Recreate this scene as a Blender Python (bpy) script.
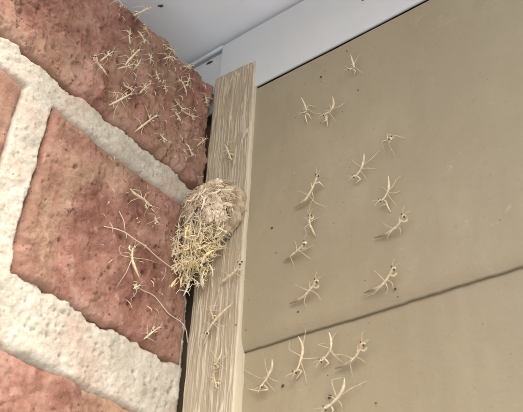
import bpy, bmesh, math, random
import numpy as np
from mathutils import Vector, Matrix

# ------------------------------------------------------------------ scene, camera, light
for o in list(bpy.data.objects):
    bpy.data.objects.remove(o, do_unlink=True)
scene = bpy.context.scene
COL = scene.collection
MM = 0.001                                   # everything below is written in millimetres

cam_data = bpy.data.cameras.new('camera')
cam = bpy.data.objects.new('camera', cam_data)
COL.objects.link(cam)
scene.camera = cam
cam_data.sensor_width = 36.0
cam_data.lens = 53.37
cam_data.clip_start = 0.005
cam_data.clip_end = 5000.0
cam.matrix_world = Matrix(((0.8022641, 0.3373246, 0.4925285, 0.15044),
                           (0.5959470, -0.5008143, -0.6277198, -0.158),
                           (0.0349200, 0.7971180, -0.6028130, 0.0),
                           (0, 0, 0, 1)))
cam_data.dof.use_dof = True
cam_data.dof.focus_distance = 0.262
cam_data.dof.aperture_fstop = 45.0

SUN_AZ, SUN_EL = math.radians(122), math.radians(41)
world = bpy.data.worlds.new('World')
scene.world = world
world.use_nodes = True
wn = world.node_tree
sky = wn.nodes.new('ShaderNodeTexSky')
sky.sky_type = 'NISHITA'
sky.sun_disc = False
sky.sun_elevation = SUN_EL
sky.sun_rotation = SUN_AZ
sky.dust_density = 4.0
sky.air_density = 1.0
sky.ozone_density = 1.0
wn.links.new(sky.outputs['Color'], wn.nodes['Background'].inputs['Color'])
wn.nodes['Background'].inputs['Strength'].default_value = 0.15

sun_data = bpy.data.lights.new('sun', 'SUN')
sun_data.energy = 1.5
sun_data.angle = math.radians(20)
sun_data.color = (1.0, 0.98, 0.955)
sun = bpy.data.objects.new('sun', sun_data)
COL.objects.link(sun)
to_sun = Vector((math.sin(SUN_AZ) * math.cos(SUN_EL), math.cos(SUN_AZ) * math.cos(SUN_EL), math.sin(SUN_EL)))
sun.rotation_euler = to_sun.to_track_quat('Z', 'Y').to_euler()

scene.view_settings.view_transform = 'Standard'
scene.view_settings.look = 'None'
scene.view_settings.gamma = 1.0
scene.view_settings.use_curve_mapping = False
scene.view_settings.exposure = 1.05
scene.render.engine = 'CYCLES'
scene.cycles.use_denoising = True

# ------------------------------------------------------------------ numpy noise
def _hash(ix, iy, seed):
    h = (ix.astype(np.int64) * 374761393 + iy.astype(np.int64) * 668265263 + seed * 1442695041) & 0xFFFFFFFF
    h = ((h ^ (h >> 13)) * 1274126177) & 0xFFFFFFFF
    h = (h ^ (h >> 16)) & 0xFFFFFFFF
    return h / 4294967295.0
def vnoise(x, y, seed=0):
    x = np.asarray(x, float); y = np.asarray(y, float)
    ix = np.floor(x); iy = np.floor(y)
    fx = x - ix; fy = y - iy
    fx = fx * fx * fx * (fx * (fx * 6 - 15) + 10); fy = fy * fy * fy * (fy * (fy * 6 - 15) + 10)
    a = _hash(ix, iy, seed); b = _hash(ix + 1, iy, seed); c = _hash(ix, iy + 1, seed); d = _hash(ix + 1, iy + 1, seed)
    return (a + (b - a) * fx) * (1 - fy) + (c + (d - c) * fx) * fy
def fbm(x, y, seed=0, octaves=4, gain=0.5):
    s = 0; amp = 1.0; tot = 0
    for i in range(octaves):
        s = s + amp * (vnoise(x * 2 ** i + 17.3 * i, y * 2 ** i - 9.1 * i, seed + i) * 2 - 1)
        tot += amp; amp *= gain
    return s / tot
def sstep(a, b, x):
    t = np.clip((x - a) / (b - a), 0, 1)
    return t * t * (3 - 2 * t)

# ------------------------------------------------------------------ mesh helpers (millimetres in, metres out)
def link(name, me, mat=None, parent=None, loc=(0, 0, 0)):
    o = bpy.data.objects.new(name, me)
    COL.objects.link(o)
    o.location = Vector(loc) * MM
    if parent is not None:
        o.parent = parent
    if mat is not None and me is not None:
        for m in (mat if isinstance(mat, (list, tuple)) else [mat]):
            me.materials.append(m)
    return o
def tag(o, label=None, cat=None, group=None, kind=None):
    if label: o['label'] = label
    if cat: o['category'] = cat
    if group: o['group'] = group
    if kind: o['kind'] = kind
    return o
def empty(name, loc=(0, 0, 0)):
    o = bpy.data.objects.new(name, None)
    COL.objects.link(o)
    o.location = Vector(loc) * MM
    o.empty_display_size = 0.005
    return o
def mesh_from(name, V, F, smooth=True):
    me = bpy.data.meshes.new(name)
    me.from_pydata([tuple(v) for v in (np.asarray(V) * MM)], [], F)
    if smooth:
        me.polygons.foreach_set('use_smooth', [True] * len(me.polygons))
    me.update()
    return me
def grid_mesh(name, P, flip=False, smooth=True):
    """P: (n, m, 3) array of positions"""
    n, m, _ = P.shape
    idx = np.arange(n * m).reshape(n, m)
    q = np.stack([idx[:-1, :-1], idx[1:, :-1], idx[1:, 1:], idx[:-1, 1:]], -1).reshape(-1, 4)
    if flip: q = q[:, ::-1]
    me = bpy.data.meshes.new(name)
    nv, nf = n * m, len(q)
    me.vertices.add(nv); me.loops.add(nf * 4); me.polygons.add(nf)
    me.vertices.foreach_set('co', (P.reshape(-1, 3) * MM).astype(np.float32).ravel())
    me.loops.foreach_set('vertex_index', q.astype(np.int32).ravel())
    me.polygons.foreach_set('loop_start', np.arange(0, nf * 4, 4, dtype=np.int32))
    me.polygons.foreach_set('use_smooth', np.full(nf, smooth))
    me.update(); me.validate()
    return me
def set_attr(me, name, vals):
    a = me.attributes.new(name, 'FLOAT', 'POINT')
    a.data.foreach_set('value', np.asarray(vals, np.float32).ravel())
class MB:
    """collects tubes and blobs into one mesh"""
    def __init__(self): self.V = []; self.F = []; self.A = []; self.M = []
    def add(self, V, F, tint=0.0, mi=0):
        b = len(self.V)
        self.V += [tuple(v) for v in V]
        self.F += [tuple(i + b for i in f) for f in F]
        t = list(tint) if hasattr(tint, '__len__') else [tint] * len(V)
        self.A += t
        self.M += [mi] * len(F)
    def tube(self, pts, rad, sides=7, sub=4, tint=0.0, flat=1.0):
        P, R = resample(pts, rad, sub)
        n = len(P)
        T = np.gradient(P, axis=0); T /= np.linalg.norm(T, axis=1)[:, None] + 1e-9
        up = np.array([0.31, 0.42, 0.85])
        u = np.cross(T[0], up); u /= np.linalg.norm(u) + 1e-9
        V = []
        for i in range(n):
            u = u - T[i] * u.dot(T[i]); u /= np.linalg.norm(u) + 1e-9
            v = np.cross(T[i], u)
            for k in range(sides):
                a = 2 * math.pi * k / sides
                V.append(P[i] + R[i] * (math.cos(a) * u + flat * math.sin(a) * v))
        F = []
        for i in range(n - 1):
            for k in range(sides):
                k2 = (k + 1) % sides
                F.append((i * sides + k, i * sides + k2, (i + 1) * sides + k2, (i + 1) * sides + k))
        F.append(tuple(range(sides))[::-1]); F.append(tuple((n - 1) * sides + k for k in range(sides)))
        if hasattr(tint, '__len__'):
            tt = np.repeat(np.interp(np.linspace(0, 1, n), np.linspace(0, 1, len(tint)), tint), sides)
        else: tt = tint
        self.add(V, F, tt)
    def ball(self, c, axes, tint=0.0, nu=10, nv=7, shape=None):
        V = []; F = []
        ax = [np.asarray(a, float) for a in axes]
        for i in range(nv + 1):
            th = math.pi * i / nv
            for k in range(nu):
                ph = 2 * math.pi * k / nu
                d = np.array([math.sin(th) * math.cos(ph), math.sin(th) * math.sin(ph), math.cos(th)])
                if shape: d = shape(d)
                V.append(np.asarray(c) + ax[0] * d[0] + ax[1] * d[1] + ax[2] * d[2])
        for i in range(nv):
            for k in range(nu):
                k2 = (k + 1) % nu
                F.append((i * nu + k, (i + 1) * nu + k, (i + 1) * nu + k2, i * nu + k2))
        self.add(V, F, tint)
    def box(self, a, b):
        x0, y0, z0 = a; x1, y1, z1 = b
        V = [(x0, y0, z0), (x1, y0, z0), (x1, y1, z0), (x0, y1, z0), (x0, y0, z1), (x1, y0, z1), (x1, y1, z1), (x0, y1, z1)]
        self.add(V, [(3, 2, 1, 0), (4, 5, 6, 7), (0, 1, 5, 4), (1, 2, 6, 5), (2, 3, 7, 6), (3, 0, 4, 7)])
    def build(self, name, mat, parent=None, origin=(0, 0, 0), smooth=True):
        V = np.asarray(self.V) - np.asarray(origin)
        me = mesh_from(name, V, self.F, smooth)
        set_attr(me, 'tint', self.A)
        return link(name, me, mat, parent, origin)
def resample(pts, rad, sub):
    P = np.asarray(pts, float); n = len(P)
    R = np.interp(np.linspace(0, 1, n), np.linspace(0, 1, len(rad)), rad) if hasattr(rad, '__len__') else np.full(n, rad)
    if n < 3 or sub <= 1:
        t = np.linspace(0, n - 1, (n - 1) * max(sub, 1) + 1)
        return np.stack([np.interp(t, range(n), P[:, k]) for k in range(3)], 1), np.interp(t, range(n), R)
    Q = np.vstack([2 * P[0] - P[1], P, 2 * P[-1] - P[-2]])
    out = []; ro = []
    for i in range(n - 1):
        p0, p1, p2, p3 = Q[i:i + 4]
        for j in range(sub):
            t = j / sub
            out.append(0.5 * ((2 * p1) + (-p0 + p2) * t + (2 * p0 - 5 * p1 + 4 * p2 - p3) * t * t + (-p0 + 3 * p1 - 3 * p2 + p3) * t ** 3))
            ro.append(R[i] + (R[i + 1] - R[i]) * t)
    out.append(P[-1]); ro.append(R[-1])
    return np.array(out), np.array(ro)

# ------------------------------------------------------------------ materials
class NT:
    def __init__(self, name, rough=0.6, spec=0.3):
        self.m = bpy.data.materials.new(name); self.m.use_nodes = True
        self.t = self.m.node_tree; self.b = self.t.nodes['Principled BSDF']
        self.b.inputs['Roughness'].default_value = rough
        self.b.inputs['Specular IOR Level'].default_value = spec
        self.co = self.n('ShaderNodeTexCoord').outputs['Object']
    def n(self, kind, **kw):
        x = self.t.nodes.new(kind)
        for k, v in kw.items(): setattr(x, k, v)
        return x
    def l(self, a, b): self.t.links.new(a, b)
    def noise(self, scale, detail=4, rough=0.55, vec=None, stretch=None, dist=0.0):
        v = vec or self.co
        if stretch:
            mp = self.n('ShaderNodeMapping'); mp.inputs['Scale'].default_value = stretch
            self.l(v, mp.inputs['Vector']); v = mp.outputs['Vector']
        x = self.n('ShaderNodeTexNoise')
        x.inputs['Scale'].default_value = scale; x.inputs['Detail'].default_value = detail
        x.inputs['Roughness'].default_value = rough; x.inputs['Distortion'].default_value = dist
        self.l(v, x.inputs['Vector'])
        return x.outputs['Fac']
    def voro(self, scale, vec=None):
        x = self.n('ShaderNodeTexVoronoi'); x.inputs['Scale'].default_value = scale
        self.l(vec or self.co, x.inputs['Vector'])
        return x.outputs['Distance']
    def ramp(self, fac, stops):
        x = self.n('ShaderNodeValToRGB'); e = x.color_ramp.elements
        while len(e) < len(stops): e.new(0.5)
        for i, (p, c) in enumerate(stops):
            e[i].position = p; e[i].color = (*c, 1) if len(c) == 3 else c
        self.l(fac, x.inputs['Fac'])
        return x.outputs['Color']
    def mix(self, fac, a, b, mode='MIX'):
        x = self.n('ShaderNodeMix', data_type='RGBA', blend_type=mode)
        for s, v in ((0, fac), (6, a), (7, b)):
            if isinstance(v, (int, float)): x.inputs[s].default_value = v
            elif isinstance(v, tuple): x.inputs[s].default_value = (*v, 1)
            else: self.l(v, x.inputs[s])
        return x.outputs[2]
    def attr(self, name):
        x = self.n('ShaderNodeAttribute', attribute_name=name); return x.outputs['Fac']
    def color(self, c):
        if isinstance(c, tuple): self.b.inputs['Base Color'].default_value = (*c, 1)
        else: self.l(c, self.b.inputs['Base Color'])
    def bump(self, h, dist_mm, strength=1.0):
        x = self.n('ShaderNodeBump'); x.inputs['Distance'].default_value = dist_mm * MM
        x.inputs['Strength'].default_value = strength
        self.l(h, x.inputs['Height'])
        prev = self.b.inputs['Normal']
        if prev.is_linked: self.l(prev.links[0].from_socket, x.inputs['Normal'])
        self.l(x.outputs['Normal'], prev)

g = (0, 0, 0); w = (1, 1, 1)
# painted tan siding
t = NT('siding_paint', 0.5, 0.35)
c = t.ramp(t.noise(22, 5, 0.6), [(0.3, (0.305, 0.262, 0.168)), (0.7, (0.355, 0.307, 0.198))])
c = t.mix(t.ramp(t.noise(70, 3, 0.5, stretch=(1, 1, 0.5)), [(0.55, g), (0.75, (0.35,) * 3)]), c, (0.42, 0.37, 0.25))
c = t.mix(t.ramp(t.noise(9, 6, 0.7, dist=1.5), [(0.42, g), (0.66, (0.45,) * 3)]), c, (0.30, 0.245, 0.15))
c = t.mix(t.ramp(t.noise(75, 5, 0.65, stretch=(1, 1, 0.09), dist=0.4), [(0.5, g), (0.72, (0.4,) * 3)]), c, (0.275, 0.23, 0.15))
c = t.mix(t.ramp(t.noise(130, 6, 0.75, stretch=(0.5, 1, 1.2), dist=2.0), [(0.62, g), (0.70, (0.5,) * 3)]), c, (0.46, 0.41, 0.30))
c = t.mix(t.ramp(t.noise(420, 4, 0.7), [(0.56, g), (0.74, (0.4,) * 3)]), c, (0.28, 0.225, 0.14))
c = t.mix(t.ramp(t.noise(1000, 2, 0.5), [(0.68, g), (0.76, (0.6,) * 3)]), c, (0.24, 0.18, 0.11))
t.color(c)
t.bump(t.noise(120, 5, 0.62, stretch=(0.6, 1, 1.0)), 0.55, 0.7)
t.bump(t.noise(1100, 4, 0.65), 0.11, 0.8)
t.b.inputs['Coat Weight'].default_value = 0.05
M_SIDING = t.m
# weathered trim: pale raised fibres and a painted lit edge on a tan board
t = NT('trim_wood', 0.62, 0.25)
c = t.ramp(t.noise(60, 4, 0.6, stretch=(1, 1, 0.15)), [(0.3, (0.37, 0.31, 0.21)), (0.7, (0.46, 0.39, 0.275))])
c = t.mix(t.attr('fibre'), c, (0.58, 0.51, 0.375))
c = t.mix(t.ramp(t.noise(500, 3, 0.6, stretch=(1, 1, 0.12)), [(0.58, g), (0.72, (0.45,) * 3)]), c, (0.27, 0.20, 0.12))
t.color(c)
t.bump(t.noise(900, 4, 0.65, stretch=(1, 1, 0.08)), 0.16, 0.7)
M_TRIM = t.m
# white coated trim metal
t = NT('white_coating', 0.42, 0.4)
c = t.ramp(t.noise(30, 4, 0.6), [(0.3, (0.56, 0.585, 0.575)), (0.7, (0.62, 0.645, 0.635))])
c = t.mix(t.ramp(t.noise(260, 3, 0.6), [(0.66, g), (0.8, (0.35,) * 3)]), c, (0.46, 0.45, 0.43))
t.color(c); t.bump(t.noise(35, 2, 0.5), 0.6, 0.35)
M_WHITE = t.m
t = NT('soffit_coating', 0.5, 0.35)
c = t.ramp(t.noise(25, 4, 0.6), [(0.3, (0.76, 0.785, 0.78)), (0.7, (0.82, 0.845, 0.835))])
c = t.mix(t.ramp(t.noise(300, 3, 0.6), [(0.68, g), (0.8, (0.35,) * 3)]), c, (0.5, 0.48, 0.45))
t.color(c); t.bump(t.noise(30, 2, 0.5), 0.6, 0.3)
M_SOFFIT = t.m
# brick
t = NT('brick_clay', 0.8, 0.2)
c = t.ramp(t.noise(70, 6, 0.62, dist=0.6), [(0.32, (0.18, 0.078, 0.055)), (0.5, (0.32, 0.162, 0.12)), (0.68, (0.455, 0.275, 0.212))])
c = t.mix(t.ramp(t.noise(38, 5, 0.6, stretch=(1, 1, 0.55), dist=0.8), [(0.47, g), (0.66, (0.75,) * 3)]), c, (0.38, 0.26, 0.17))
c = t.mix(t.ramp(t.noise(240, 4, 0.6), [(0.6, g), (0.74, (0.55,) * 3)]), c, (0.60, 0.41, 0.33))
c = t.mix(t.ramp(t.noise(900, 4, 0.7), [(0.5, g), (0.75, (0.4,) * 3)]), c, (0.24, 0.12, 0.085))
c = t.mix(t.ramp(t.voro(1300), [(0.08, (0.3,) * 3), (0.25, g)]), c, (0.52, 0.38, 0.31))
c = t.mix(t.ramp(t.noise(600, 3, 0.6), [(0.64, g), (0.71, (0.85,) * 3)]), c, (0.08, 0.04, 0.03))
t.color(c)
t.bump(t.noise(420, 6, 0.72), 0.6, 1.0)
t.bump(t.noise(1800, 4, 0.7), 0.16, 0.9)
M_BRICK = t.m
t = NT('mortar', 0.85, 0.2)
c = t.ramp(t.noise(90, 5, 0.6), [(0.3, (0.46, 0.42, 0.345)), (0.7, (0.62, 0.58, 0.485))])
c = t.mix(t.ramp(t.noise(75, 5, 0.65), [(0.52, g), (0.68, (0.6,) * 3)]), c, (0.50, 0.36, 0.28))
c = t.mix(t.ramp(t.noise(900, 4, 0.7), [(0.46, g), (0.68, (0.35,) * 3)]), c, (0.33, 0.29, 0.23))
c = t.mix(t.ramp(t.voro(1500), [(0.08, (0.4,) * 3), (0.2, g)]), c, (0.26, 0.22, 0.18))
c = t.mix(t.ramp(t.noise(600, 3, 0.6), [(0.66, g), (0.76, (0.6,) * 3)]), c, (0.25, 0.2, 0.16))
t.color(c)
t.bump(t.noise(350, 6, 0.72), 0.5, 1.0)
t.bump(t.noise(1600, 4, 0.7), 0.16, 0.9)
M_MORTAR = t.m
# nymph cuticle: pale cream, brown where tinted
t = NT('nymph_cuticle', 0.45, 0.3)
c = t.mix(t.ramp(t.noise(900, 2, 0.5), [(0.35, g), (0.7, w)]), (0.63, 0.52, 0.33), (0.82, 0.73, 0.53))
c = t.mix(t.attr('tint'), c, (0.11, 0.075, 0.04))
t.color(c)
t.b.inputs['Subsurface Weight'].default_value = 0.6
t.b.inputs['Subsurface Radius'].default_value = (1.0, 0.7, 0.4)
t.b.inputs['Subsurface Scale'].default_value = 0.0006
M_NYMPH = t.m
t = NT('nymph_eye', 0.2, 0.6); t.color((0.06, 0.038, 0.022)); M_EYE = t.m
t = NT('silk', 0.45, 0.4); t.color((0.74, 0.62, 0.47)); M_SILK = t.m
t = NT('dirt', 0.8, 0.2); t.color((0.09, 0.065, 0.04)); M_DIRT = t.m
t = NT('sheathing_wood', 0.85, 0.1); t.color((0.30, 0.22, 0.15)); M_SHEATH = t.m
# egg case foam
t = NT('egg_case_foam', 0.65, 0.25)
c = t.ramp(t.noise(160, 5, 0.65, dist=1.0), [(0.28, (0.27, 0.19, 0.11)), (0.5, (0.52, 0.41, 0.27)), (0.72, (0.74, 0.62, 0.45))])
c = t.mix(t.attr('tint'), c, (0.80, 0.69, 0.50))
t.color(c)
t.bump(t.noise(500, 5, 0.7, dist=1.5), 0.5, 0.8)
t.b.inputs['Subsurface Weight'].default_value = 0.15
t.b.inputs['Subsurface Scale'].default_value = 0.0008
M_FOAM = t.m
t = NT('egg_case_fibre', 0.55, 0.3)
c = t.mix(t.attr('tint'), (0.36, 0.26, 0.15), (0.84, 0.72, 0.53)); t.color(c); M_FIBRE = t.m
t = NT('hatchling_cuticle', 0.4, 0.4)
c = t.mix(t.attr('tint'), (0.88, 0.69, 0.37), (0.90, 0.79, 0.57)); t.color(c)
t.b.inputs['Subsurface Weight'].default_value = 0.35
t.b.inputs['Subsurface Radius'].default_value = (1.0, 0.7, 0.35)
t.b.inputs['Subsurface Scale'].default_value = 0.0008
M_HATCH = t.m
t = NT('paving', 0.85, 0.2)
c = t.ramp(t.noise(1.5, 6, 0.6), [(0.3, (0.52, 0.525, 0.53)), (0.7, (0.60, 0.605, 0.61))]); t.color(c); M_GROUND = t.m

# ------------------------------------------------------------------ ground
b = MB(); b.box((-400000, -400000, -2200), (400000, 400000, -2100))
tag(b.build('ground', M_GROUND, smooth=False), kind='structure')

# ------------------------------------------------------------------ soffit overhead
n = 40
U, Vv = np.meshgrid(np.linspace(-300, 520, 83), np.linspace(-118, 26, 37), indexing='ij')
P = np.stack([U, Vv, 246.5 + 0.35 * fbm(U / 60, Vv / 60, 5, 3)], -1)
top = P[::-1].copy(); 
sof = link('soffit', grid_mesh('soffit', P, flip=True), M_SOFFIT)
b = MB(); b.box((-300, -118, 248.5), (520, 26, 262)); b.box((-300, -124, 244), (520, -118.05, 330))
eave = b.build('soffit_backing', M_SOFFIT, sof, smooth=False)
tag(sof, kind='structure')

# ------------------------------------------------------------------ siding wall: lapped boards
siding = empty('siding_wall', (60, 10, 0))
tag(siding, 'tan painted lap siding wall covered with scattered mantis nymphs', 'siding')
def siding_board(z0, z1, yf, seed, rough_edge=True):
    # profile: back top -> front face -> rounded bottom -> underside
    prof = []
    for z in np.linspace(z1, z0 + 6.0, 44): prof.append((yf, z))
    for q in np.linspace(0, 1, 14)[1:]: prof.append((yf + 1.9 * q ** 2.6, z0 + 6.0 * (1 - q) ** 0.9))
    prof += [(yf + 1.91, z0 + 0.3), (yf + 1.92, z0 + 7.0), (yf + 9.5, z0 + 7.0), (yf + 9.5, z1), (yf, z1)]
    prof = np.array(prof)
    xs = np.linspace(6, 330, 261)
    X = np.repeat(xs[:, None], len(prof), 1); Y = np.repeat(prof[None, :, 0], len(xs), 0).copy(); Z = np.repeat(prof[None, :, 1], len(xs), 0).copy()
    Y += 0.22 * fbm(X / 45, Z / 45, seed, 3) + 0.06 * fbm(X / 8, Z / 8, seed + 3, 2)
    low = np.exp(-np.maximum(Z - z0, 0) / 3.0)
    Z += low * (0.30 * fbm(X / 22, X * 0 + 3.1, seed + 5, 4) + 0.26 * fbm(X / 2.6, X * 0 + 7.7, seed + 6, 3))
    P = np.stack([X - 60, Y - 10, Z], -1)
    return link('siding_board', grid_mesh('siding_board', P), M_SIDING, siding)
siding_board(101.7, 208.25, 0.0, 11)
siding_board(-8.0, 106.0, 2.4, 23)
siding_board(-120.0, -4, 4.8, 31)
b = MB(); b.box((-160, 16, -130), (330, 24, 244)); b.build('sheathing', M_SHEATH, siding, origin=(0, 0, 0), smooth=False).location = Vector((-60, -10, 0)) * MM

b = MB(); b.box((-40, 5, -130), (6, 9, 208)); b.build('corner_backing', M_SHEATH, siding, smooth=False).location = Vector((-60, -10, 0)) * MM
# ------------------------------------------------------------------ white frieze band under the soffit
frieze = empty('frieze_board', (60, 0, 226))
tag(frieze, 'white metal frieze band between the tan siding and the soffit', 'trim')
def frieze_piece(name, x0, x1, z0, z1, yf, seed, lip=0.0):
    prof = [(yf + 12, z1 - 0.1)]
    prof += [(yf + 1.0 * (1 - math.sin(a)), z1 - 1.0 * (1 - math.cos(a))) for a in np.linspace(0, math.pi / 2, 6)]
    prof += [(yf, z) for z in np.linspace(z1 - 1.0, z0 + 0.7, 24)[1:]]
    prof += [(yf + 0.7 * (1 - math.cos(a)), z0 + 0.7 * (1 - math.sin(a))) for a in np.linspace(0, math.pi / 2, 5)[1:]]
    prof += [(yf + 1.3, z0 + 0.03), (yf + 1.35, z0 + 9)]
    prof = np.array(prof)
    xs = np.concatenate([[x0, x0], np.linspace(x0 + 0.01, x1, 120)])
    X = np.repeat(xs[:, None], len(prof), 1); Y = np.repeat(prof[None, :, 0], len(xs), 0).copy(); Z = np.repeat(prof[None, :, 1], len(xs), 0).copy()
    face = (Y < yf + 3)
    Y = Y + face * (0.25 * fbm(X / 50, Z / 30, seed, 3))
    # shallow round dent
    d2 = ((X - 58) ** 2 + (Z - 228) ** 2)
    Y = Y + face * 0.35 * np.exp(-d2 / 16.0)
    Y[0] = yf + 12
    P = np.stack([X - 60, Y, Z - 226], -1)
    return link(name, grid_mesh(name, P), M_WHITE, frieze)
frieze_piece('frieze_panel', 3.4, 330, 209.4, 243.9, -0.9, 41)
frieze_piece('frieze_panel', -160, 12, 209.6, 242.6, 0.9, 47)
# turned lip along the top of the set-back panel
b = MB(); b.tube([(-160, -0.1, 243.3), (-60, 0, 243.2), (3.3, -0.2, 243.5)], [0.75, 0.75, 0.8], sides=10, sub=6)
lip = b.build('lip', M_WHITE, frieze, origin=(60, 0, 226)); lip.location = (0, 0, 0)
b = MB(); b.tube([(-6.4, 0.82, 239.9), (-4.8, 0.8, 239.9), (-3.1, 0.82, 239.7)], [0.2, 0.55, 0.25], sides=8)
slot = b.build('nail_slot', M_DIRT, frieze, origin=(60, 0, 226)); slot.location = (0, 0, 0)

# ------------------------------------------------------------------ trim board at the corner
def trim_board():
    x0, x1, z0, z1 = 1.4, 21.7, 20.0, 224.2
    xs = np.linspace(x0, x1, 230); zs = np.linspace(z0, z1, 420)
    X, Z = np.meshgrid(xs, zs, indexing='ij')
    wob = 0.9 * fbm(X / 9, Z / 30, 71, 3) + 0.28 * fbm(X / 3, Z / 7, 72, 2)
    XX = X + wob
    # vertical fibres: thresholded stretched noise, in two sizes, broken along the board
    def strands(n, lo, hi): return sstep(lo, hi, 1 - np.abs(2 * n - 1))
    br = vnoise(XX / 2.6, Z / 9, 75)
    r1 = strands(vnoise(XX / 1.5, Z / 34, 73), 0.87, 0.97) * sstep(0.28, 0.5, br)
    r2 = strands(vnoise(XX / 1.1 + 5, Z / 19, 74), 0.87, 0.98) * sstep(0.35, 0.55, 1 - br)
    r3 = sstep(0.74, 0.86, vnoise(XX / 0.42, Z / 12, 70)) * 0.7
    fib = np.clip(np.maximum(np.maximum(r1, r2), r3), 0, 1)
    h = 0.22 * fib + 0.16 * fbm(XX / 1.2, Z / 26, 76, 3) + 0.10 * fbm(X / 0.7, Z / 2.5, 77, 2)
    ed = np.minimum(X - x0, x1 - X)
    rnd = 0.9
    h -= np.where(ed < rnd, rnd - np.sqrt(np.maximum(rnd ** 2 - (rnd - ed) ** 2, 0)), 0)
    # right arris painted pale, as if catching the light
    fib = np.maximum(fib, sstep(1.0, 0.25, x1 - X) * (0.75 + 0.25 * vnoise(X, Z / 4, 78)))
    Y = -1.5 - h
    topcut = -0.085 * (X - x0) + 0.5 * fbm(X / 1.3, X * 0, 79, 3)
    Zt = np.where(Z > z1 - 3, Z + topcut * (Z - z1 + 3) / 3, Z)
    Xe = X + np.where(X > x1 - 1.2, 0.28 * fbm(Z / 9, Z * 0 + 1, 80, 4), 0) + np.where(X < x0 + 1.2, 0.35 * fbm(Z / 11, Z * 0 + 4, 81, 4), 0)
    Xe = x0 + (Xe - x0) * (1 - 0.0003 * (222 - Zt))           # the strip is ripped slightly out of parallel
    P = np.stack([Xe, Y, Zt], -1)
    # skirts to the back
    Pp = np.pad(P, ((1, 1), (1, 1), (0, 0)), mode='edge')
    Fp = np.pad(fib, 1, mode='edge')
    mask = np.zeros(Pp.shape[:2], bool); mask[0] = mask[-1] = True; mask[:, 0] = mask[:, -1] = True
    Pp[..., 1][mask] = 9.0
    Fp[-2:] = np.maximum(Fp[-2:], 0.95)  # right side painted pale too, its lit look held in the colour
    Pp = Pp - np.array([14, 0, 20])
    me = grid_mesh('trim_board', Pp)
    set_attr(me, 'fibre', Fp)
    o = link('trim_board', me, M_TRIM, None, (14, 0, 20))
    tag(o, 'weathered tan wooden trim board with pale raised grain, carrying the egg case', 'trim board')
trim_board()

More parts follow.
